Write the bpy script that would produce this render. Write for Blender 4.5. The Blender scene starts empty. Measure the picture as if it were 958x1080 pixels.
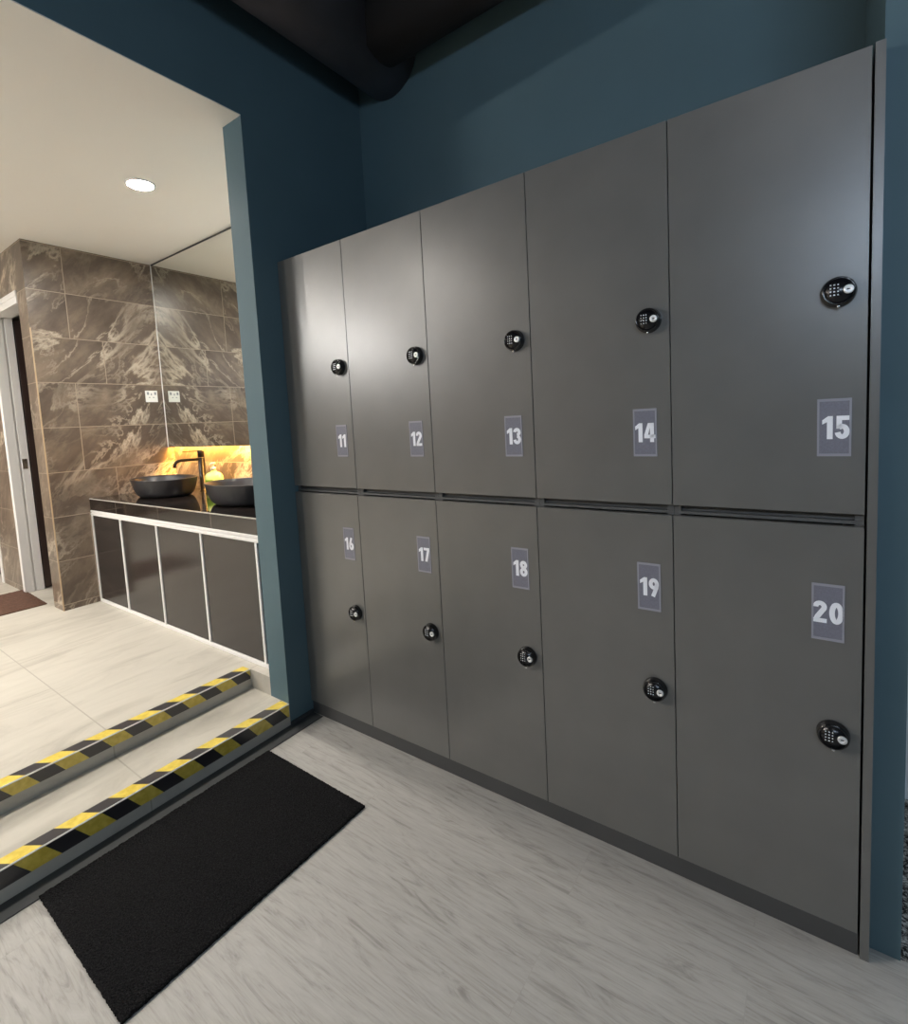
import bpy, bmesh, math, random
from mathutils import Vector, Matrix
random.seed(7)
SC = bpy.context.scene
COL = SC.collection
PI = math.pi

# ------------------------------------------------------------------ helpers
class MB:
    """collects shapes and links them as one mesh object"""
    def __init__(s): s.bm = bmesh.new()
    def box(s, x0, x1, y0, y1, z0, z1, mi=0, bev=0.0, seg=2):
        b = bmesh.new()
        bmesh.ops.create_cube(b, size=1)
        for v in b.verts:
            v.co = Vector(((x0 + x1) / 2 + v.co.x * (x1 - x0), (y0 + y1) / 2 + v.co.y * (y1 - y0), (z0 + z1) / 2 + v.co.z * (z1 - z0)))
        if bev: bmesh.ops.bevel(b, geom=b.edges[:], offset=bev, segments=seg, affect='EDGES', profile=.5)
        s.merge(b, mi); return s
    def merge(s, b, mi=0, mat=None, smooth=False):
        vs = [s.bm.verts.new(mat @ v.co if mat else v.co) for v in b.verts]
        b.verts.index_update()
        for f in b.faces:
            try:
                nf = s.bm.faces.new([vs[v.index] for v in f.verts])
                nf.material_index = mi; nf.smooth = smooth or f.smooth
            except ValueError: pass
        b.free()
    def lathe(s, prof, mat=None, n=32, mi=0, sx=1, sy=1, cap0=True, cap1=True, smooth=True):
        """profile of (r, z), turned about Z, then mat"""
        b = bmesh.new(); rings = []
        for r, z in prof:
            rings.append([b.verts.new((r * math.cos(2 * PI * k / n) * sx, r * math.sin(2 * PI * k / n) * sy, z)) for k in range(n)])
        for a, c in zip(rings, rings[1:]):
            for k in range(n):
                f = b.faces.new((a[k], a[(k + 1) % n], c[(k + 1) % n], c[k])); f.smooth = smooth
        if cap0: b.faces.new(rings[0][::-1])
        if cap1: b.faces.new(rings[-1])
        s.merge(b, mi, mat); return s
    def tube(s, pts, r, n=14, mi=0):
        pts = [Vector(p) for p in pts]; b = bmesh.new(); rings = []
        rr = r if isinstance(r, (list, tuple)) else [r] * len(pts)
        t0 = (pts[1] - pts[0]).normalized(); up = Vector((0, 0, 1)) if abs(t0.z) < .9 else Vector((1, 0, 0))
        nrm = t0.cross(up).normalized()
        for i, p in enumerate(pts):
            t = (pts[min(i + 1, len(pts) - 1)] - pts[max(i - 1, 0)]).normalized()
            nrm = (nrm - t * nrm.dot(t)).normalized(); bi = t.cross(nrm)
            rings.append([b.verts.new(p + (nrm * math.cos(2 * PI * k / n) + bi * math.sin(2 * PI * k / n)) * rr[i]) for k in range(n)])
        for a, c in zip(rings, rings[1:]):
            for k in range(n):
                f = b.faces.new((a[k], a[(k + 1) % n], c[(k + 1) % n], c[k])); f.smooth = True
        b.faces.new(rings[0][::-1]); b.faces.new(rings[-1])
        s.merge(b, mi); return s
    def poly(s, pts, d, mat=None, mi=0):
        """flat outline in XY extruded by d along Z"""
        b = bmesh.new()
        lo = [b.verts.new((x, y, 0)) for x, y in pts]; hi = [b.verts.new((x, y, d)) for x, y in pts]
        b.faces.new(lo[::-1]); b.faces.new(hi)
        for i in range(len(pts)):
            j = (i + 1) % len(pts); b.faces.new((lo[i], lo[j], hi[j], hi[i]))
        s.merge(b, mi, mat); return s
    def strip(s, pts, w, d, mat=None, mi=0, closed=False):
        """stroke of width w along a centre line, extruded by d"""
        b = bmesh.new(); n = len(pts); L = []; R = []
        P = [Vector(p).to_3d() for p in pts]
        for i in range(n):
            if closed: a, c = P[i - 1], P[(i + 1) % n]
            else: a, c = P[max(i - 1, 0)], P[min(i + 1, n - 1)]
            t = (c - a).normalized(); m = Vector((-t.y, t.x, 0)) * w / 2
            L.append(P[i] + m); R.append(P[i] - m)
        up = Vector((0, 0, d))
        l0 = [b.verts.new(v) for v in L]; r0 = [b.verts.new(v) for v in R]
        l1 = [b.verts.new(v + up) for v in L]; r1 = [b.verts.new(v + up) for v in R]
        rng = range(n) if closed else range(n - 1)
        for i in rng:
            j = (i + 1) % n
            b.faces.new((r1[i], r1[j], l1[j], l1[i])); b.faces.new((l0[i], l0[j], r0[j], r0[i]))
            b.faces.new((l1[i], l1[j], l0[j], l0[i])); b.faces.new((r0[i], r0[j], r1[j], r1[i]))
        if not closed:
            b.faces.new((l0[0], r0[0], r1[0], l1[0])); b.faces.new((r0[-1], l0[-1], l1[-1], r1[-1]))
        s.merge(b, mi, mat); return s
    def build(s, name, mats, parent=None, loc=None):
        bmesh.ops.recalc_face_normals(s.bm, faces=s.bm.faces[:])
        me = bpy.data.meshes.new(name); s.bm.to_mesh(me); s.bm.free()
        for m in (mats if isinstance(mats, (list, tuple)) else [mats]): me.materials.append(m)
        o = bpy.data.objects.new(name, me); COL.objects.link(o)
        if parent: o.parent = parent
        if loc: o.location = loc
        return o

def tag(o, label=None, cat=None, group=None, kind=None):
    if label: o['label'] = label
    if cat: o['category'] = cat
    if group: o['group'] = group
    if kind: o['kind'] = kind
    return o
def thing(name, label, cat, loc=(0, 0, 0), rz=0, group=None):
    o = bpy.data.objects.new(name, None); COL.objects.link(o)
    o.location = loc; o.rotation_euler = (0, 0, rz); o.empty_display_size = .1
    return tag(o, label, cat, group)
def struct(o, label=None, cat=None):
    o['kind'] = 'structure'
    return tag(o, label, cat)
def copy_part(o, parent):
    c = o.copy(); COL.objects.link(c); c.parent = parent
    for ch in o.children: copy_part(ch, c)
    return c

# ------------------------------------------------------------------ materials
def lin(r, g, b): return tuple(((c / 255 / 12.92) if c / 255 <= .04045 else ((c / 255 + .055) / 1.055) ** 2.4) for c in (r, g, b)) + (1,)
def new_mat(name):
    m = bpy.data.materials.new(name); m.use_nodes = True
    return m, m.node_tree.nodes, m.node_tree.links, m.node_tree.nodes['Principled BSDF']
def mat(name, col, rough=.5, metal=0, spec=.5, noise=0, nscale=8, bump=0, bscale=200, coat=0, trans=0, alpha=1, ior=1.45):
    m, N, L, P = new_mat(name)
    P.inputs['Base Color'].default_value = col; P.inputs['Roughness'].default_value = rough
    P.inputs['Metallic'].default_value = metal; P.inputs['Specular IOR Level'].default_value = spec
    P.inputs['Coat Weight'].default_value = coat; P.inputs['Transmission Weight'].default_value = trans; P.inputs['IOR'].default_value = ior
    tc = N.new('ShaderNodeTexCoord')
    if noise:
        n = N.new('ShaderNodeTexNoise'); n.inputs['Scale'].default_value = nscale; n.inputs['Detail'].default_value = 6
        L.new(tc.outputs['Object'], n.inputs['Vector'])
        r = N.new('ShaderNodeValToRGB'); r.color_ramp.elements[0].position = .3; r.color_ramp.elements[1].position = .7
        r.color_ramp.elements[0].color = tuple(c * (1 - noise) for c in col[:3]) + (1,)
        r.color_ramp.elements[1].color = tuple(min(1, c * (1 + noise)) for c in col[:3]) + (1,)
        L.new(n.outputs['Fac'], r.inputs['Fac']); L.new(r.outputs['Color'], P.inputs['Base Color'])
    if bump:
        n2 = N.new('ShaderNodeTexNoise'); n2.inputs['Scale'].default_value = bscale; n2.inputs['Detail'].default_value = 3
        L.new(tc.outputs['Object'], n2.inputs['Vector'])
        b = N.new('ShaderNodeBump'); b.inputs['Strength'].default_value = bump; b.inputs['Distance'].default_value = .002
        L.new(n2.outputs['Fac'], b.inputs['Height']); L.new(b.outputs['Normal'], P.inputs['Normal'])
    return m
def emit(name, col, s):
    m, N, L, P = new_mat(name)
    P.inputs['Base Color'].default_value = (.9, .9, .9, 1); P.inputs['Emission Color'].default_value = col; P.inputs['Emission Strength'].default_value = s
    return m
def ramp(N, stops):
    r = N.new('ShaderNodeValToRGB'); e = r.color_ramp.elements
    e[0].position, e[0].color = stops[0]; e[1].position, e[1].color = stops[-1]
    for p, c in stops[1:-1]: k = e.new(p); k.color = c
    return r
def math_node(N, L, op, a, b=None, c=None):
    n = N.new('ShaderNodeMath'); n.operation = op
    for i, v in enumerate((a, b, c)):
        if v is None: continue
        if isinstance(v, (int, float)): n.inputs[i].default_value = v
        else: L.new(v, n.inputs[i])
    return n.outputs[0]
def mixc(N, L, fac, a, b, blend='MIX'):
    n = N.new('ShaderNodeMix'); n.data_type = 'RGBA'; n.blend_type = blend
    for sock, v in ((n.inputs[0], fac), (n.inputs[6], a), (n.inputs[7], b)):
        if isinstance(v, (int, float, tuple)): sock.default_value = v
        else: L.new(v, sock)
    return n.outputs[2]

TEAL = mat('teal_paint', lin(85, 108, 116), .62, spec=.35, noise=.04, nscale=3, bump=.06, bscale=350)
CEIL_WHITE = mat('white_ceiling_paint', lin(240, 237, 231), .6, spec=.3)
BLACK_CEIL = mat('black_ceiling_paint', lin(44, 43, 45), .8, spec=.2)
DUCT = mat('dark_duct_paint', lin(112, 106, 110), .6, spec=.35, noise=.12, nscale=5)
LAM = mat('dark_grey_laminate', lin(100, 99, 96), .32, spec=1.0, noise=.07, nscale=7, bump=.05, bscale=420)
LAM_EDGE = mat('laminate_edge', lin(88, 88, 87), .5, noise=.05)
PLINTH = mat('dark_plinth_laminate', lin(70, 70, 70), .5, noise=.05)
LOCK_BLACK = mat('glossy_black_plastic', lin(16, 16, 18), .12, spec=.6, coat=.5)
LOCK_FACE = mat('lock_face_plastic', lin(22, 22, 25), .22, spec=.5)
KEY_WHITE = mat('keypad_print', lin(225, 228, 232), .35)
CHROME = mat('chrome', lin(235, 235, 235), .15, metal=1)
SATIN = mat('satin_silver', lin(240, 240, 240), .4, metal=.6)
KEYHOLE = mat('keyhole_dark', lin(10, 10, 10), .5)
PLATE = mat('lilac_grey_plate', lin(118, 118, 130), .42, noise=.1, nscale=300)
PLATE_RIM = mat('clear_plate_rim', lin(150, 150, 160), .3)
DIGIT = mat('white_digit_film', lin(248, 249, 255), .4)
WHITE_ALU = mat('white_aluminium', lin(236, 234, 232), .35)
CAB_PANEL = mat('glossy_charcoal_panel', lin(48, 44, 43), .16, spec=.5, noise=.05)
CERAMIC = mat('matt_black_ceramic', lin(40, 40, 43), .38, spec=.5)
FAUCET = mat('black_brushed_metal', lin(40, 36, 34), .28, metal=.6)
SOAP = mat('pale_green_plastic', lin(214, 222, 130), .25, spec=.5)
SOAP_LABEL = mat('green_label', lin(110, 150, 30), .4)
PUMP = mat('cream_pump', lin(235, 235, 205), .35)
SWITCH = mat('white_switch', lin(240, 240, 236), .3)
SWITCH_LINE = mat('switch_detail_grey', lin(150, 155, 160), .4)
MIRROR = mat('mirror_glass', lin(236, 238, 234), .01, metal=1)
MIRROR_EDGE = mat('polished_glass_edge', lin(196, 186, 172), .2, metal=.4)
BEIGE_TRIM = mat('beige_metal_trim', lin(196, 172, 142), .35, metal=.2)
BROWN_DOOR = mat('dark_brown_door', lin(52, 38, 34), .45, noise=.1)
BROWN_MAT = mat('brown_doormat', lin(84, 58, 45), .95, noise=.25, nscale=60, bump=.6, bscale=500)
RISER_EDGE = mat('tile_edge_trim', lin(240, 238, 228), .3)
WHITE_WALL = mat('cool_white_paint', lin(225, 230, 236), .6)
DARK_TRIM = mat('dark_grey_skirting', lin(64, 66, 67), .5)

def marble_mat():
    m, N, L, P = new_mat('brown_marble_tile')
    tc = N.new('ShaderNodeTexCoord'); sp = N.new('ShaderNodeSeparateXYZ'); L.new(tc.outputs['Object'], sp.inputs[0])
    geo = N.new('ShaderNodeNewGeometry'); sn = N.new('ShaderNodeSeparateXYZ'); L.new(geo.outputs['True Normal'], sn.inputs[0])
    isx = math_node(N, L, 'GREATER_THAN', math_node(N, L, 'ABSOLUTE', sn.outputs[0]), .5)
    u = math_node(N, L, 'ADD', math_node(N, L, 'MULTIPLY', sp.outputs[1], isx),
                  math_node(N, L, 'MULTIPLY', sp.outputs[0], math_node(N, L, 'SUBTRACT', 1, isx)))
    v = sp.outputs[2]
    uv = N.new('ShaderNodeCombineXYZ')
    L.new(math_node(N, L, 'ADD', u, 1.285), uv.inputs[0]); L.new(math_node(N, L, 'ADD', v, -.2415 + .311 * 4), uv.inputs[1])
    br = N.new('ShaderNodeTexBrick'); L.new(uv.outputs[0], br.inputs['Vector'])
    br.offset = .8333; br.offset_frequency = 3; br.squash = 1
    for k, val in (('Scale', 1), ('Mortar Size', .0026), ('Mortar Smooth', .1), ('Brick Width', 1.2), ('Row Height', .311), ('Bias', 0)): br.inputs[k].default_value = val
    br.inputs['Color1'].default_value = (0, 0, 0, 1); br.inputs['Color2'].default_value = (1, 1, 1, 1)
    # veins run diagonally up towards +u, broken by warped noise
    rot = N.new('ShaderNodeVectorRotate'); rot.rotation_type = 'Z_AXIS'; rot.inputs['Angle'].default_value = math.radians(-47)
    L.new(uv.outputs[0], rot.inputs['Vector'])
    per = N.new('ShaderNodeVectorMath'); per.operation = 'MULTIPLY_ADD'
    sc = N.new('ShaderNodeCombineXYZ'); L.new(br.outputs['Color'], sc.inputs[1]); L.new(br.outputs['Color'], sc.inputs[0])
    L.new(sc.outputs[0], per.inputs[0]); per.inputs[1].default_value = (.35, .12, 0); L.new(rot.outputs[0], per.inputs[2])
    mp = N.new('ShaderNodeMapping'); mp.inputs['Scale'].default_value = (1.0, 2.1, 1); L.new(per.outputs[0], mp.inputs[0])
    def vein(scale, w, seed):
        n = N.new('ShaderNodeTexNoise'); n.inputs['Scale'].default_value = scale; n.inputs['Detail'].default_value = 7; n.inputs['Roughness'].default_value = .62; n.inputs['Distortion'].default_value = .5
        mv = N.new('ShaderNodeMapping'); mv.inputs['Location'].default_value = (seed, seed * 1.7, seed); L.new(mp.outputs[0], mv.inputs[0]); L.new(mv.outputs[0], n.inputs['Vector'])
        d = math_node(N, L, 'ABSOLUTE', math_node(N, L, 'SUBTRACT', n.outputs['Fac'], .5))
        mr = N.new('ShaderNodeMapRange'); mr.inputs['From Min'].default_value = 0; mr.inputs['From Max'].default_value = w; mr.inputs['To Min'].default_value = 1; mr.inputs['To Max'].default_value = 0
        L.new(d, mr.inputs[0]); return mr.outputs[0]
    v1 = vein(1.2, .03, 5.3); v2 = vein(2.4, .026, 1.9)
    msk = N.new('ShaderNodeTexNoise'); msk.inputs['Scale'].default_value = 1.3; mk = N.new('ShaderNodeMapping'); mk.inputs['Location'].default_value = (4.2, 2.6, 1.1); L.new(mp.outputs[0], mk.inputs[0]); L.new(mk.outputs[0], msk.inputs['Vector'])
    mr = N.new('ShaderNodeMapRange'); mr.inputs['From Min'].default_value = .42; mr.inputs['From Max'].default_value = .62; L.new(msk.outputs['Fac'], mr.inputs[0])
    vv = math_node(N, L, 'MULTIPLY', math_node(N, L, 'MAXIMUM', v1, math_node(N, L, 'MULTIPLY', v2, .55)), math_node(N, L, 'ADD', math_node(N, L, 'MULTIPLY', mr.outputs[0], .85), .12))
    cl = N.new('ShaderNodeTexNoise'); cl.inputs['Scale'].default_value = 2.4; cl.inputs['Detail'].default_value = 8; cl.inputs['Roughness'].default_value = .65; L.new(mp.outputs[0], cl.inputs['Vector'])
    r = ramp(N, [(.30, lin(80, 69, 60)), (.5, lin(106, 92, 80)), (.72, lin(142, 126, 109))]); L.new(cl.outputs['Fac'], r.inputs['Fac'])
    c = mixc(N, L, vv, r.outputs['Color'], lin(204, 190, 170))
    c = mixc(N, L, br.outputs['Fac'], c, lin(164, 148, 130))
    L.new(c, P.inputs['Base Color']); P.inputs['Roughness'].default_value = .3; P.inputs['Specular IOR Level'].default_value = .4
    return m
MARBLE = marble_mat()

def tile_floor_mat(name, tint, joints=True):
    m, N, L, P = new_mat(name)
    tc = N.new('ShaderNodeTexCoord'); mp = N.new('ShaderNodeMapping'); L.new(tc.outputs['Object'], mp.inputs[0])
    mp.inputs['Location'].default_value = (1.0 + 2.4, .745 + 6.4, 0)
    br = N.new('ShaderNodeTexBrick'); L.new(mp.outputs[0], br.inputs['Vector'])
    br.offset = .42; br.offset_frequency = 2; br.squash = 1
    for k, val in (('Scale', 1), ('Mortar Size', .003), ('Mortar Smooth', .2), ('Brick Width', 1.2), ('Row Height', .8)): br.inputs[k].default_value = val
    st = N.new('ShaderNodeMapping'); st.inputs['Scale'].default_value = (3.0, .8, 1); L.new(tc.outputs['Object'], st.inputs[0])
    n = N.new('ShaderNodeTexNoise'); n.inputs['Scale'].default_value = 2.6; n.inputs['Detail'].default_value = 9; n.inputs['Roughness'].default_value = .62; n.inputs['Distortion'].default_value = .8
    L.new(st.outputs[0], n.inputs['Vector'])
    a = tint
    r = ramp(N, [(.3, lin(*[c - 20 for c in a])), (.5, lin(*a)), (.72, lin(*[min(255, c + 9) for c in a]))]); L.new(n.outputs['Fac'], r.inputs['Fac'])
    c = mixc(N, L, br.outputs['Fac'], r.outputs['Color'], lin(*[c - 24 for c in a]))
    L.new(c, P.inputs['Base Color']); P.inputs['Roughness'].default_value = .42; P.inputs['Specular IOR Level'].default_value = .4
    return m
TILE_FLOOR = tile_floor_mat('beige_stone_floor_tile', (186, 181, 170))

def plank_mat():
    m, N, L, P = new_mat('pale_grey_oak_planks')
    tc = N.new('ShaderNodeTexCoord')
    mp0 = N.new('ShaderNodeMapping'); mp0.inputs['Location'].default_value = (3, 7.07, 0); L.new(tc.outputs['Object'], mp0.inputs[0])
    br = N.new('ShaderNodeTexBrick'); L.new(mp0.outputs[0], br.inputs['Vector']); br.offset = .37; br.offset_frequency = 2; br.squash = 1
    for k, val in (('Scale', 1), ('Mortar Size', .0009), ('Mortar Smooth', .3), ('Brick Width', 1.22), ('Row Height', .18)): br.inputs[k].default_value = val
    br.inputs['Color1'].default_value = (0, 0, 0, 1); br.inputs['Color2'].default_value = (1, 1, 1, 1)
    sh = N.new('ShaderNodeVectorMath'); sh.operation = 'MULTIPLY_ADD'; L.new(br.outputs['Color'], sh.inputs[0]); sh.inputs[1].default_value = (7, 3, 5); L.new(tc.outputs['Object'], sh.inputs[2])
    mp = N.new('ShaderNodeMapping'); mp.inputs['Scale'].default_value = (1.3, 9, 1); L.new(sh.outputs[0], mp.inputs[0])
    n = N.new('ShaderNodeTexNoise'); n.inputs['Scale'].default_value = 2.2; n.inputs['Detail'].default_value = 10; n.inputs['Roughness'].default_value = .66; n.inputs['Distortion'].default_value = 2.6
    L.new(mp.outputs[0], n.inputs['Vector'])
    r = ramp(N, [(.28, lin(138, 136, 131)), (.46, lin(168, 165, 160)), (.75, lin(180, 178, 173))]); L.new(n.outputs['Fac'], r.inputs['Fac'])
    mp2 = N.new('ShaderNodeMapping'); mp2.inputs['Scale'].default_value = (2.5, 42, 1); L.new(sh.outputs[0], mp2.inputs[0])
    f = N.new('ShaderNodeTexNoise'); f.inputs['Scale'].default_value = 4; f.inputs['Detail'].default_value = 5; f.inputs['Distortion'].default_value = .7; L.new(mp2.outputs[0], f.inputs['Vector'])
    fr = ramp(N, [(.3, (.80, .79, .77, 1)), (.5, (1, 1, 1, 1)), (.7, (1.0, 1.0, 1.0, 1))]); L.new(f.outputs['Fac'], fr.inputs['Fac'])
    c = mixc(N, L, .8, r.outputs['Color'], fr.outputs['Color'], 'MULTIPLY')
    c = mixc(N, L, math_node(N, L, 'MULTIPLY', br.outputs['Fac'], .15), c, lin(120, 116, 110))
    L.new(c, P.inputs['Base Color']); P.inputs['Roughness'].default_value = .48; P.inputs['Specular IOR Level'].default_value = .35
    b = N.new('ShaderNodeBump'); b.inputs['Strength'].default_value = .15; b.inputs['Distance'].default_value = .001; L.new(f.outputs['Fac'], b.inputs['Height']); L.new(b.outputs['Normal'], P.inputs['Normal'])
    return m
PLANKS = plank_mat()

def stripe_mat(name, axis, edge, period, start, slope):
    """black and yellow diagonal bands; the bands shift along Y with distance from the step edge"""
    m, N, L, P = new_mat(name)
    tc = N.new('ShaderNodeTexCoord'); sp = N.new('ShaderNodeSeparateXYZ'); L.new(tc.outputs['Object'], sp.inputs[0])
    d = math_node(N, L, 'SUBTRACT', sp.outputs[axis], edge)
    s = math_node(N, L, 'ADD', sp.outputs[1], math_node(N, L, 'MULTIPLY', d, slope))
    fr = math_node(N, L, 'FRACT', math_node(N, L, 'DIVIDE', math_node(N, L, 'SUBTRACT', s, start - period * 60), period))
    blk = math_node(N, L, 'LESS_THAN', fr, .5)
    n = N.new('ShaderNodeTexNoise'); n.inputs['Scale'].default_value = 40; n.inputs['Detail'].default_value = 5; L.new(tc.outputs['Object'], n.inputs['Vector'])
    yr = ramp(N, [(.3, lin(206, 178, 58)), (.7, lin(232, 208, 98))]); L.new(n.outputs['Fac'], yr.inputs['Fac'])
    L.new(mixc(N, L, blk, yr.outputs['Color'], lin(46, 44, 48)), P.inputs['Base Color'])
    P.inputs['Roughness'].default_value = .3; P.inputs['Specular IOR Level'].default_value = .9
    return m

def granite_mat():
    m, N, L, P = new_mat('polished_black_stone')
    tc = N.new('ShaderNodeTexCoord'); sp = N.new('ShaderNodeSeparateXYZ'); L.new(tc.outputs['Object'], sp.inputs[0])
    fr = math_node(N, L, 'FRACT', math_node(N, L, 'DIVIDE', math_node(N, L, 'ADD', sp.outputs[0], 1.365 + 6.0), .60))
    j = math_node(N, L, 'LESS_THAN', fr, .006)
    n = N.new('ShaderNodeTexNoise'); n.inputs['Scale'].default_value = 9; n.inputs['Detail'].default_value = 7; L.new(tc.outputs['Object'], n.inputs['Vector'])
    r = ramp(N, [(.35, lin(20, 17, 17)), (.7, lin(44, 37, 35))]); L.new(n.outputs['Fac'], r.inputs['Fac'])
    L.new(mixc(N, L, j, r.outputs['Color'], lin(128, 116, 106)), P.inputs['Base Color'])
    P.inputs['Roughness'].default_value = .07; P.inputs['Specular IOR Level'].default_value = .7
    return m
GRANITE = granite_mat()

def pile_mat(name, a, b, scale, rough=1.0, bump=1.0):
    m, N, L, P = new_mat(name)
    tc = N.new('ShaderNodeTexCoord'); n = N.new('ShaderNodeTexNoise'); n.inputs['Scale'].default_value = scale; n.inputs['Detail'].default_value = 4; n.inputs['Roughness'].default_value = .8
    L.new(tc.outputs['Object'], n.inputs['Vector'])
    r = ramp(N, [(.45, a), (.68, b)]); L.new(n.outputs['Fac'], r.inputs['Fac']); L.new(r.outputs['Color'], P.inputs['Base Color'])
    bp = N.new('ShaderNodeBump'); bp.inputs['Strength'].default_value = bump; bp.inputs['Distance'].default_value = .004; L.new(n.outputs['Fac'], bp.inputs['Height']); L.new(bp.outputs['Normal'], P.inputs['Normal'])
    P.inputs['Roughness'].default_value = rough; P.inputs['Specular IOR Level'].default_value = .1
    return m
BLACK_PILE = pile_mat('black_mat_pile', lin(15, 15, 16), lin(52, 51, 52), 260)
PEBBLE = pile_mat('speckled_carpet', lin(40, 38, 36), lin(225, 222, 216), 75, bump=.6)

# ------------------------------------------------------------------ the setting
F = .2014          # raised bathroom floor
T1 = .1068         # lower tread
CZ = 2.738         # bathroom ceiling
RZ = 3.55          # locker room ceiling
JY = -.127         # end of the teal wall
WT = .1385         # its thickness
XM = -2.275        # face of the marble wall
BW = .60           # wall behind the lockers

struct(MB().box(0, 5.2, -5.2, .75, -.12, 0).build('floor', PLANKS), 'pale grey oak plank floor in front of the lockers', 'floor')
struct(MB().box(2.186, 5.2, .05, .72, 0, .006).build('floor_corridor', PEBBLE), 'speckled grey carpet beyond the teal wall end', 'carpet floor')
mb = MB().box(-6.2, -.3, -5.2, JY, -.12, F - .004).box(-6.2, -WT, JY, 2.6, -.12, F)
mb.box(-6.2, -.3 - .003, -5.2, JY, F - .004, F)
struct(mb.build('floor_bathroom', TILE_FLOOR), 'raised beige stone tile floor of the washroom', 'floor')
struct(MB().box(-.3, -.003, -5.2, JY, -.12, T1).box(-.003, 0, -5.2, JY, -.12, T1 - .003).build('step_lower', TILE_FLOOR), 'lower tiled step up to the washroom', 'step')
for i, (x, z) in enumerate(((0, T1), (-.3, F))):
    struct(MB().poly([(x - .0035, z - .0001), (x - .0035, z + .0006), (x - .002, z + .0009), (x + .0004, z - .0012), (x + .0006, z - .0035), (x, z - .0035)], 4.2,
                     Matrix(((1, 0, 0, 0), (0, 0, -1, JY), (0, 1, 0, 0), (0, 0, 0, 1)))).build('trim_%d' % (i + 1), RISER_EDGE),
           ('pale edge line along the lower step', 'pale edge line along the upper step')[i], 'step edge')

# teal walls of the locker room
struct(MB().box(-WT, 0, JY, BW + .1, -.1, RZ).box(-WT, 0, -5.2, JY, CZ + .004, RZ).build('wall_left', TEAL), 'teal wall with the wide washroom opening', 'wall')
struct(MB().box(0, 2.186, BW, BW + .1, -.1, RZ).build('wall_back', TEAL), 'teal wall above and behind the lockers', 'wall')
struct(MB().box(2.1225, 2.186, .045, BW + .1, 0, RZ).build('wall_right', TEAL), 'narrow teal wall end right of the lockers', 'wall')
struct(MB().box(2.186, 5.2, .72, .8, 0, RZ).build('wall_corridor', WHITE_WALL), 'white corridor wall beyond the teal wall end', 'wall')
struct(MB().box(5.2, 5.3, -5.2, .8, 0, RZ).build('wall_far_right', TEAL))
struct(MB().box(0, 5.2, -5.3, -5.2, 0, RZ).build('wall_front', TEAL))
struct(MB().box(-WT, 5.3, -5.3, .8, RZ, RZ + .1).build('ceiling', BLACK_CEIL), 'black painted ceiling above the lockers', 'ceiling')
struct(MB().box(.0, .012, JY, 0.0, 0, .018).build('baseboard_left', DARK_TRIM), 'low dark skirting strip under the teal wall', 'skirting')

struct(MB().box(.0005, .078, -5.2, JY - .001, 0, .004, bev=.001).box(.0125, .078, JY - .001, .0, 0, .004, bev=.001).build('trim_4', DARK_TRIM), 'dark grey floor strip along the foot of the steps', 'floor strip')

# washroom shell
mb = MB().box(-6.2, -WT, -5.2, 2.6, CZ, CZ + .12).box(-WT, 0, -5.2, JY, CZ, CZ + .004)
struct(mb.build('ceiling_bathroom', CEIL_WHITE), 'plain off-white washroom ceiling', 'ceiling')
struct(MB().box(-2.458, XM, -.305, 2.6, F, CZ).build('wall_marble', MARBLE), 'brown marble tiled wall left of the sink', 'wall')
struct(MB().box(XM, -WT, .553, .65, F, CZ).build('wall_sink', MARBLE), 'marble tiled wall behind the sinks', 'wall')
mb = MB().box(-3.66, -3.13, -.305, -.19, F, CZ).box(-3.13, -2.458, -.305, -.19, 2.4, CZ)
struct(mb.build('wall_toilet', MARBLE), 'marble wall around the far washroom doorway', 'wall')
struct(MB().box(-6.2, -4.5, -.305, -.19, F, CZ).box(-4.5, -3.66, -.305, -.19, 2.4, CZ).build('wall_toilet_far', MARBLE))
struct(MB().box(-6.3, -6.2, -5.2, 2.6, F, CZ).build('wall_bathroom_left', MARBLE))
struct(MB().box(-6.2, -WT, -5.3, -5.2, F, CZ).build('wall_bathroom_front', MARBLE))
struct(MB().box(-6.2, -2.458, 1.5, 1.6, F, CZ).build('wall_toilet_back', MARBLE))
struct(MB().box(XM - .004, XM + .003, -.308, -.301, F, 2.16).build('trim_3', BEIGE_TRIM), 'beige metal corner strip on the marble pier', 'corner trim')

# doorway: white frame, strike plate and the brown leaf opened inwards
d1 = thing('door_1', 'dark brown washroom door opened inwards behind its white frame', 'door', (-3.13, -.305, F)); d1['kind'] = 'structure'
mb = MB()
mb.box(0, .05, -.008, .055, 0, 2.198, bev=.003).box(0, .036, .055, .066, 0, 2.198).box(0, .05, .066, .118, 0, 2.198, bev=.003)
mb.box(.05, .672, -.008, .055, 2.150, 2.198, bev=.003).box(.05, .672, .055, .118, 2.158, 2.198)
mb.box(.647, .672, .01, .118, 0, 2.15)
mb.box(.0, .672, -.012, -.0, 2.198, 2.235, bev=.003)
fr = mb.build('door_frame', WHITE_ALU, d1)
MB().box(.049, .052, .072, .104, .985, 1.065, bev=.001).box(.051, .0535, .082, .094, 1.0, 1.02).build('strike_plate', CHROME, fr)
MB().box(.006, .05, .124, .80, .01, 2.15, bev=.003).build('door_leaf', BROWN_DOOR, d1)
d2 = thing('door_2', 'white door frame at the far left edge of the washroom', 'door', (-3.66, -.305, F)); d2['kind'] = 'structure'
MB().box(-.05, 0, -.008, .11, 0, 2.198, bev=.003).box(-.84, -.05, -.008, .11, 2.15, 2.198, bev=.003).box(-.84, -.79, -.008, .11, 0, 2.15, bev=.003).build('door_frame', WHITE_ALU, d2)
MB().box(-.79, -.05, .05, .09, .01, 2.15, bev=.003).build('door_leaf', BROWN_DOOR, d2)

# ------------------------------------------------------------------ lockers
W = .42; ZT = 2.155; ZU = 1.126; ZM = 1.0971; ZD = .0621
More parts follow.
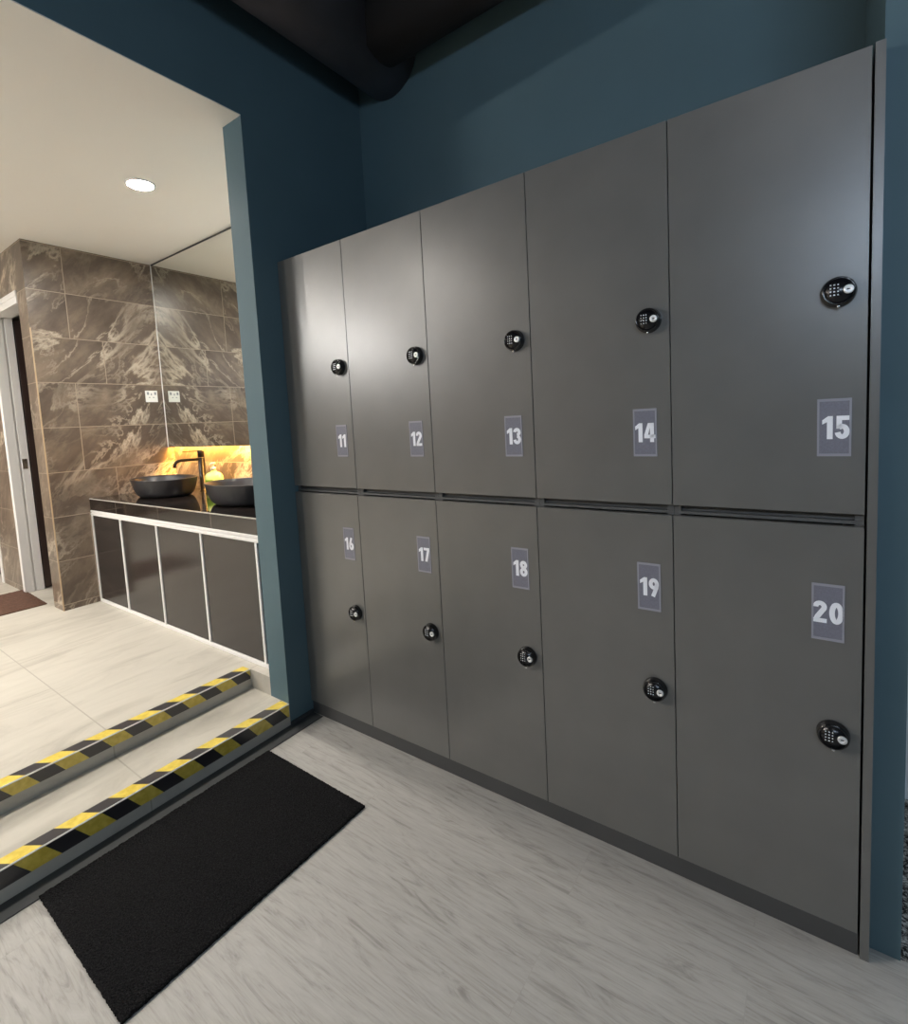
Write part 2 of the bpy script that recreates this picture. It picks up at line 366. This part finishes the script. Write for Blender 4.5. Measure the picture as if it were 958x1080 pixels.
# lettering: bold condensed digits as strokes, unit height
def arc(cx, cy, rx, ry, a0, a1, n=18):
    return [(cx + rx * math.cos(math.radians(a0 + (a1 - a0) * k / n)), cy + ry * math.sin(math.radians(a0 + (a1 - a0) * k / n))) for k in range(n + 1)]
SW = .205
def digit(mb, ch, M):
    d = .0006
    st = lambda p, closed=False: mb.strip(p, SW, d, M, closed=closed)
    po = lambda p: mb.poly(p, d, M)
    ring = lambda cx, cy, rx, ry: st(arc(cx, cy, rx, ry, 0, 360, 28)[:-1], True)
    if ch == '1': po([(.17, 0), (.38, 0), (.38, 1), (.21, 1), (.0, .83), (.0, .64), (.17, .74)])
    elif ch == '2':
        st(arc(.25, .725, .16, .172, 185, -32) + [(.15, .25), (.11, .12)]); po([(0, 0), (.51, 0), (.51, .19), (0, .19)])
    elif ch == '3': st(arc(.24, .73, .155, .168, 175, -90)); st(arc(.24, .30, .165, .197, 90, -175))
    elif ch == '4':
        po([(.3, 0), (.5, 0), (.5, 1), (.3, 1)]); po([(0, .2), (.58, .2), (.58, .385), (0, .385)]); po([(0, .385), (.2, .385), (.36, 1), (.2, 1)])
    elif ch == '5':
        po([(.04, .81), (.49, .81), (.49, 1), (.04, 1)]); po([(.04, .45), (.235, .45), (.235, .81), (.04, .81)]); st(arc(.245, .325, .16, .222, 140, -172))
    elif ch == '6': ring(.26, .31, .158, .207); st([(.10, .30), (.13, .52), (.22, .76), (.31, 1.0)])
    elif ch == '7': po([(0, .81), (.5, .81), (.5, 1), (0, 1)]); po([(.08, 0), (.3, 0), (.5, .81), (.29, .81)])
    elif ch == '8': ring(.26, .735, .148, .165); ring(.26, .29, .162, .19)
    elif ch == '9': ring(.26, .69, .158, .207); st([(.42, .70), (.39, .48), (.30, .24), (.21, 0)])
    elif ch == '0': ring(.265, .5, .162, .398)
WID = {'1': .38, '2': .51, '3': .50, '4': .58, '5': .50, '6': .52, '7': .5, '8': .52, '9': .52, '0': .53}

def lock_root(parent, x, z):
    """round black keypad lock lying on the door front; local axes as the room's, front at -Y"""
    M = Matrix.Rotation(PI / 2, 4, 'X')     # Z of the profile -> -Y
    lk = MB().lathe([(.0345, 0), (.0345, .004), (.033, .008), (.0325, .016), (.031, .0195), (.028, .0215), (.0275, .0205)], M, n=40).build('combination_lock', LOCK_BLACK, parent, (x, 0, z))
    tag(lk, 'round glossy black keypad lock')
    kb = MB(); kw = MB()
    for r in range(4):
        for c in range(3):
            px = -.0150 + c * .0068; pz = .0135 - r * .0075
            kb.box(px - .0026, px + .0026, -.0228, -.0204, pz - .0024, pz + .0024, bev=.0005, seg=1)
            kw.box(px - .0013 - .0004 * (c == 1), px + .0013 + .0004 * (c == 1), -.02305, -.0228, pz - .0013, pz + .0013)
    kp = kb.build('keypad', LOCK_FACE, lk)
    kw.build('key_print', KEY_WHITE, lk)
    MB().lathe([(.0275, .0195), (.0275, .0207), (0.0005, .0207)], M, n=40).build('lock_face', LOCK_FACE, lk)
    kc = MB()
    Mk = Matrix.Translation((.0178, 0, .0005)) @ M
    kc.lathe([(.0098, .0205), (.0098, .0235), (.0090, .0245), (.0034, .0245), (.0032, .0236)], Mk, n=24)
    kc.box(.0178 - .0031, .0178 + .0031, -.0242, -.0236, -.0006, .0020, mi=1)
    tag(kc.build('key_cylinder', [SATIN, KEYHOLE], lk), 'chrome key cylinder')
    MB().box(-.003, .003, -.0175, -.010, -.0370, -.0318, bev=.001).build('release_tab', CHROME, lk)
    return lk

def make_locker(upper):
    t = thing('locker', '', 'locker')
    z0, z1 = (1.108, ZT) if upper else (ZD, 1.1075)
    b = MB(); g = .0004
    b.box(g, .018, .020, BW - .005, z0, z1).box(W - .018, W - g, .020, BW - .005, z0, z1)          # sides
    b.box(.018, W - .018, .020, BW - .005, z1 - .018 if upper else z1 - .008, z1)                     # top
    b.box(.018, W - .018, .034 if upper else .020, BW - .005, z0, z0 + .018)                         # bottom
    b.box(.018, W - .018, BW - .013, BW - .005, z0, z1)                                               # back
    b.build('body', LAM_EDGE, t)
    dz0, dz1 = (ZU, ZT) if upper else (ZD, ZM)
    MB().box(.0012, W - .0012, 0, .018, dz0 + .0008, dz1 - .0008, bev=.0008, seg=1).build('door', LAM, t)
    lock_root(t, .365, 1.643 if upper else .574)
    return t

NAMES = 'first second third fourth fifth'.split()
PLX = {11: .350, 12: .344, 13: .345, 14: .349, 15: .360, 16: .349, 17: .349, 18: .349, 19: .352, 20: .352}
protos = {True: make_locker(True), False: make_locker(False)}
side = {0: 'beside the teal wall', 4: 'at the right end of the row'}
for up in (True, False):
    for i in range(5):
        num = (11 if up else 16) + i
        P0 = protos[up]
        if i == 0: o = P0
        else:
            o = P0.copy(); COL.objects.link(o)
            for ch in [c for c in P0.children if c.name.split('.')[0] != 'number_plate']: copy_part(ch, o)
        o.location = (i * W, 0, 0)
        row = 'upper' if up else 'lower'
        tag(o, 'dark grey %s-row locker with a plate reading %d' % (row, num) + (', ' + side[i] if i in side else ''), 'locker', 'numbered lockers in two rows')
        px, pz, hh = PLX[num], (1.332 if up else .881), (.068 if up else .071)
        pm = MB().box(px - .0325, px + .0325, -.0010, 0, pz - hh, pz + hh)
        e = .0042
        for a in ((px - .0325, px - .0325 + e, pz - hh, pz + hh), (px + .0325 - e, px + .0325, pz - hh, pz + hh),
                  (px - .0325 + e, px + .0325 - e, pz + hh - e * 1.5, pz + hh), (px - .0325 + e, px + .0325 - e, pz - hh, pz - hh + e * 1.5)):
            pm.box(a[0], a[1], -.0016, -.0010, a[2], a[3], mi=1)
        pl = pm.build('number_plate', [PLATE, PLATE_RIM], o)
        tag(pl, 'grey plate reading %d' % num)
        s = str(num); H = .0545; sx = .98; gap = .085
        tot = (WID[s[0]] + WID[s[1]] + gap) * H * sx
        nb = MB(); x = px - tot / 2 + (.003 if num in (15,) else .001)
        for ch in s:
            M = Matrix.Translation((x, -.0010, pz - H * .5)) @ Matrix.Rotation(PI / 2, 4, 'X') @ Matrix.Diagonal((H * sx, H, 1, 1))
            digit(nb, ch, M); x += (WID[ch] + gap) * H * sx
        tag(nb.build('number', DIGIT, pl), 'white digits %d' % num)

tag(MB().box(.004, 5 * W, .006, BW - .01, 0, ZD - .0006).build('plinth', PLINTH), 'dark grey plinth running under the lower lockers', 'plinth')
tag(MB().box(5 * W + .0035, 5 * W + .0215, -.001, BW - .01, 0, ZT + .002).build('end_panel', LAM), 'tall dark grey filler panel closing the right end of the lockers', 'panel')

# ------------------------------------------------------------------ duct under the ceiling
t = thing('air_duct', 'dark round air duct high above the lockers in the corner', 'duct', (.23, .4, 3.23))
mb = MB().lathe([(.18, 0), (.18, 3.6)], Matrix.Translation((0, BW - .402, 0)) @ Matrix.Rotation(PI / 2, 4, 'X'), n=48)
for k in range(4): mb.lathe([(.181, 0), (.185, .004), (.185, .016), (.181, .02)], Matrix.Translation((0, BW - .4 - .95 - k * .9, 0)) @ Matrix.Rotation(PI / 2, 4, 'X'), n=48, cap0=False, cap1=False)
mb.build('main_duct', DUCT, t)
MB().lathe([(.15, .12), (.15, 1.90)], Matrix.Rotation(PI / 2, 4, 'Y') @ Matrix.Translation((.014, 0, 0)), n=48).build('branch_duct', BLACK_CEIL, t)

# ------------------------------------------------------------------ vanity
t = thing('vanity_cabinet', 'charcoal vanity cabinet with white aluminium door frames under the black counter', 'cabinet', (-2.27, -.07, F))
bx = lambda a: a + 2.27
MB().box(bx(-2.27), bx(-WT - .002), .012, .60, 0, .67).build('body', BROWN_DOOR, t)
seams = [-2.262, -1.79, -1.277, -.757, -.235]
fm = MB()
for s_ in seams: fm.box(bx(s_) - .009, bx(s_) + .009, -.012, .012, .022, .648, bev=.002, seg=1)
fm.box(bx(-2.270), bx(-WT - .004), -.012, .012, .0, .022, bev=.002, seg=1)
fm.box(bx(-2.270), bx(-WT - .004), -.014, .012, .644, .660, bev=.002, seg=1).box(bx(-2.270), bx(-WT - .004), -.004, .012, .660, .664).box(bx(-2.270), bx(-WT - .004), -.012, .012, .664, .680, bev=.002, seg=1)
fm.build('frame', WHITE_ALU, t)
for a, b_ in zip(seams, seams[1:]):
    MB().box(bx(a) + .011, bx(b_) - .011, -.006, .010, .024, .642, bev=.001, seg=1).build('door', CAB_PANEL, t)
MB().box(bx(-.224), bx(-WT - .004), -.006, .010, .024, .642).build('filler', CAB_PANEL, t)
CT = .966
c = thing('countertop', 'polished black stone counter carrying the two basins', 'countertop', (-2.27, -.08, .882))
MB().box(.0, bx(-WT - .002), .022, .632, .001, CT - .882).build('slab', GRANITE, c)
MB().box(.0, bx(-WT - .002), .0, .0215, .001, CT - .882 - .003).build('apron', GRANITE, c)
MB().box(.0, bx(-WT - .002), -.0012, .008, CT - .882 - .004, CT - .882 + .0006).build('edge_strip', mat('pale_edge_strip', lin(182, 176, 170), .3), c)

def basin(cx, cy, label):
    o = thing('wash_basin', label, 'basin', (cx, cy, CT + .001), group='black vessel basins')
    out = [(.195, 0.0006), (.222, .003), (.244, .013), (.262, .034), (.277, .066), (.288, .098), (.295, .118), (.297, .124), (.296, .1275), (.291, .128), (.286, .124)]
    inn = [(.276, .105), (.255, .066), (.225, .036), (.17, .024), (.05, .020), (.022, .019)]
    MB().lathe(out + inn, n=64, sy=.64).build('bowl', CERAMIC, o)
    MB().lathe([(.021, .0192), (.023, .021), (.020, .0225), (.006, .0225), (.0055, .0205)], n=24).build('drain', CHROME, o)
    return o
basin(-1.78, .225, 'whole black oval basin at the marble wall end of the counter')
basin(-.78, .225, 'black oval basin half hidden by the teal wall end')

def faucet(x, y, label):
    o = thing('faucet', label, 'faucet', (x, y, CT), group='tall black faucets')
    mb = MB().lathe([(.030, 0), (.030, .005), (.026, .008), (.0235, .010), (.0235, .245), (.022, .249), (.0215, .250)], n=28)
    mb.build('column', FAUCET, o)
    MB().lathe([(.0235, .252), (.0235, .296), (.021, .299)], n=28).build('cap', FAUCET, o)
    MB().tube([(0, -.018, .238), (0, -.09, .240), (0, -.15, .240), (0, -.170, .237), (0, -.186, .228), (0, -.196, .212), (0, -.200, .190)], .0115, n=16).build('spout', FAUCET, o)
    MB().box(-.006, .006, -.135, .010, .2985, .3045, bev=.002).build('lever', FAUCET, o)
    return o
faucet(-1.72, .475, 'tall black faucet behind the left basin')

s = thing('soap_bottle', 'pale green pump soap bottle between the faucet and the right basin', 'bottle', (-1.50, .44, CT), rz=math.radians(32))
MB().lathe([(.050, 0), (.056, .006), (.058, .03), (.058, .10), (.054, .125), (.040, .143), (.019, .152), (.017, .166)], n=36, sx=1.15, sy=.72).build('bottle_body', SOAP, s)
lab = MB().lathe([(.0586, .035), (.0586, .095)], n=36, sx=1.15, sy=.72, cap0=False, cap1=False)
bm = lab.bm
bmesh.ops.delete(bm, geom=[f for f in bm.faces if f.calc_center_median().y > -.025 or f.calc_center_median().x > .012], context='FACES')
lab.build('bottle_label', SOAP_LABEL, s)
MB().lathe([(.019, .164), (.019, .182), (.008, .185), (.008, .205)], n=20).box(-.014, .014, -.012, .012, .203, .218, bev=.004).tube([(0, -.008, .211), (0, -.03, .211), (0, -.042, .205)], .005, n=10).build('pump', PUMP, s)

# mirror and its under-light
m_ = thing('wall_mirror', 'large frameless wall mirror above the washroom counter', 'mirror', (-2.268, .503, 1.295))
MB().box(.009, bx(-WT - .004), 0.0, .001, .0, CZ - 1.295 - .012).build('glass', MIRROR, m_)
MB().box(-.004, .009, -.002, .008, -.001, CZ - 1.295 - .003, bev=.001, seg=1).build('edge_strip', WHITE_ALU, m_)
MB().box(.009, bx(-WT - .004), -.002, .004, CZ - 1.295 - .012, CZ - 1.295 - .002).build('top_channel', DARK_TRIM, m_)
MB().box(.009, bx(-WT - .004), .001, .008, -.0015, CZ - 1.295 - .003).box(.06, 2.0, .008, .049, .06, 1.36).build('backing', MIRROR_EDGE, m_)
tag(MB().box(-2.262, -WT - .01, .513, .545, 1.336, 1.348).build('light_strip', emit('warm_light_strip', lin(255, 190, 88), 270)), 'warm light strip glowing under the mirror edge', 'light strip')

# socket plate on the marble wall
s = thing('wall_switch', 'small white switched socket plate on the marble wall beside the mirror', 'switch', (XM, .416, 1.706))
MB().box(0, .009, -.045, .045, -.045, .045, bev=.003).build('plate', SWITCH, s)
d = MB(); d.box(.009, .0096, -.006, .002, .008, .024).box(.009, .0096, -.022, -.012, -.012, -.005).box(.009, .0096, .008, .018, -.012, -.005)
d.build('socket_holes', SWITCH_LINE, s)
for a in (.020, -.034): MB().box(.009, .0125, a, a + .014, .012, .034, bev=.001).build('rocker', SWITCH_LINE, s)

# ------------------------------------------------------------------ recessed lamps and added unseen lights
LAMP = emit('downlight_lens', (1.0, .94, .86, 1), 950)
def downlight(x, y, z, label, lens=LAMP, r=.06, cat='ceiling light'):
    o = thing('downlight', label, cat, (x, y, z))
    MB().lathe([(r + .014, 0), (r + .014, -.004), (r + .004, -.008), (r, -.005), (r, -.001)], n=40, cap0=False, cap1=False).build('ring', WHITE_ALU, o)
    MB().lathe([(r, -.001), (r * .999, -.0045), (.0005, -.0045)], n=40).build('lens', lens, o)
    return o
downlight(-.94, -.127, CZ, 'glowing round downlight in the white washroom ceiling')
downlight(-2.30, -1.75, CZ, 'round downlight of the washroom ceiling left of the picture')
downlight(-.94, -2.42, CZ, 'round downlight of the washroom ceiling nearest the entrance')
downlight(-3.7, -1.9, CZ, 'round downlight of the washroom ceiling by the far doorway')
ROOM = emit('locker_room_lamp', (1.0, .96, .9, 1), 60)
def panel(name, x0, x1, y0, y1, z0, z1, m, label):
    tag(MB().box(x0, x1, y0, y1, z0, z1, bev=.004).build(name, m), label, 'ceiling light')
panel('added_panel_light', 1.7, 2.3, -3.1, -2.5, RZ - .03, RZ, emit('room_fill', (1.0, .97, .93, 1), 2), 'square panel light in the black ceiling behind the viewer')  # unseen fill light added for the locker room
o = thing('added_glow_panel', 'cool white light panel hanging behind the viewer', 'ceiling light', (2.2, -3.2, 2.32))  # unseen panel added to put a bluish glow on the right-hand doors
MB().box(0, 1.7, -.06, -.004, 0, .36, bev=.004).build('housing', BLACK_CEIL, o)
MB().box(.015, 1.685, -.004, .004, .015, .345).build('diffuser', emit('added_cool_glow', (.66, .81, 1.0, 1), 23), o)
for x in (.2, 1.5): MB().tube([(x, -.03, .36), (x, -.03, RZ - 2.32)], .006, n=10).build('hanger', CHROME, o)
o = thing('added_tube_light', 'long tube light hanging in the washroom left of the picture', 'ceiling light', (-3.0, -3.4, 2.45))  # unseen lamp added to lift the washroom ceiling
MB().tube([(0, -.6, 0), (0, .6, 0)], .022, n=16).build('tube', emit('added_tube_glow', (1.0, .97, .93, 1), 390), o)
for y in (-.45, .45): MB().tube([(0, y, .022), (0, y, CZ - 2.45)], .005, n=10).build('hanger', CHROME, o)
panel('added_panel_light', 3.0, 3.5, .15, .6, RZ - .03, RZ, emit('corridor_fill', (.85, .95, 1.0, 1), 14), 'cool panel light over the corridor beyond the teal wall')  # unseen lamp added to light the white corridor wall

# ------------------------------------------------------------------ mats and tape
def mat_mesh(name, x0, x1, y0, y1, z0, h, material, nx, ny, amp):
    b = bmesh.new(); g = []
    for i in range(nx + 1):
        for j in range(ny + 1):
            e = min(i, nx - i, j, ny - j)
            g.append(b.verts.new((x0 + (x1 - x0) * i / nx + (random.uniform(-1, 1) * .0012), y0 + (y1 - y0) * j / ny + (random.uniform(-1, 1) * .0012), z0 + h * (.75 if e == 0 else 1) + random.uniform(-amp, amp))))
    q = lambda i, j: g[i * (ny + 1) + j]
    for i in range(nx):
        for j in range(ny): b.faces.new((q(i, j), q(i + 1, j), q(i + 1, j + 1), q(i, j + 1)))
    rim = [(i, 0) for i in range(nx)] + [(nx, j) for j in range(ny)] + [(i, ny) for i in range(nx, 0, -1)] + [(0, j) for j in range(ny, 0, -1)]
    lo = {k: b.verts.new((q(*k).co.x, q(*k).co.y, z0)) for k in rim}
    for k, a in enumerate(rim):
        c_ = rim[(k + 1) % len(rim)]; b.faces.new((q(*a), lo[a], lo[c_], q(*c_)))
    b.faces.new([lo[k] for k in rim][::-1])
    M = MB(); M.merge(b); return M.build(name, material)
o = mat_mesh('doormat', .0, .592, -.802, 0, 0.0004, .011, BLACK_PILE, 148, 200, .0016)
o.location = (.080, -.302, 0); o.rotation_euler = (0, 0, math.radians(-.4))
tag(o, 'black rectangular pile doormat on the plank floor below the steps', 'doormat')
o = mat_mesh('doormat', -.62, 0, -.72, 0, 0.0004, .010, BROWN_MAT, 40, 40, .001)
o.location = (-2.585, -.315, F); o.rotation_euler = (0, 0, math.radians(-2))
tag(o, 'brown doormat on the washroom tiles before the far doorway', 'doormat')

def tape(xe, ze, width_t, width_r, period, start, step):
    t = thing('hazard_tape', 'black and yellow striped warning tape along the %s step edge' % step, 'warning tape', (0, 0, 0), group='striped warning tapes on the steps')
    MB().box(xe - .004 - width_t, xe - .004, -3.2, JY - .004, ze + .0001, ze + .0008).build('top_strip', stripe_mat('tape_top_' + step, 0, xe, period, start, -.65), t)
    MB().box(xe + .0001, xe + .0008, -3.2, JY - .004, ze - .004 - width_r, ze - .004).build('front_strip', stripe_mat('tape_front_' + step, 2, ze, period, start, .72), t)
tape(0, T1, .053, .056, .16, -.262, 'lower')
tape(-.3, F, .055, .044, .157, -.235, 'upper')

# ------------------------------------------------------------------ camera
f, cx, cy = 532.17, 477.79, 488.06
R = Matrix(((0.8142264972536498, -0.5805081303208449, -0.006746984619030616), (0.5782368581197499, 0.8098954186948971, 0.09854718001453737), (-0.05174308728567298, -0.08414108038535216, 0.9951095072954197)))
cam = bpy.data.cameras.new('camera'); co = bpy.data.objects.new('camera', cam); COL.objects.link(co)
M = Matrix.Identity(4)
for r in range(3):
    M[r][0] = R[r][0]; M[r][1] = R[r][2]; M[r][2] = -R[r][1]
M.translation = (1.99901, -1.49278, 1.39602)
co.matrix_world = M
cam.sensor_fit = 'HORIZONTAL'; cam.sensor_width = 36; cam.lens = 36 * f / 958
cam.shift_x = (479 - cx) / 958; cam.shift_y = (cy - 540) / 958
cam.clip_start = .02; cam.clip_end = 60
SC.camera = co

w = bpy.data.worlds.new('world'); SC.world = w; w.use_nodes = True
w.node_tree.nodes['Background'].inputs['Color'].default_value = (.02, .022, .025, 1)
SC.view_settings.view_transform = 'Standard'; SC.view_settings.look = 'None'
SC.view_settings.exposure = 0.15; SC.view_settings.gamma = 1; SC.view_settings.use_curve_mapping = False
SC.cycles.max_bounces = 10; SC.cycles.diffuse_bounces = 5; SC.cycles.glossy_bounces = 5
SC.cycles.use_denoising = True
SC.cycles.sample_clamp_indirect = 6
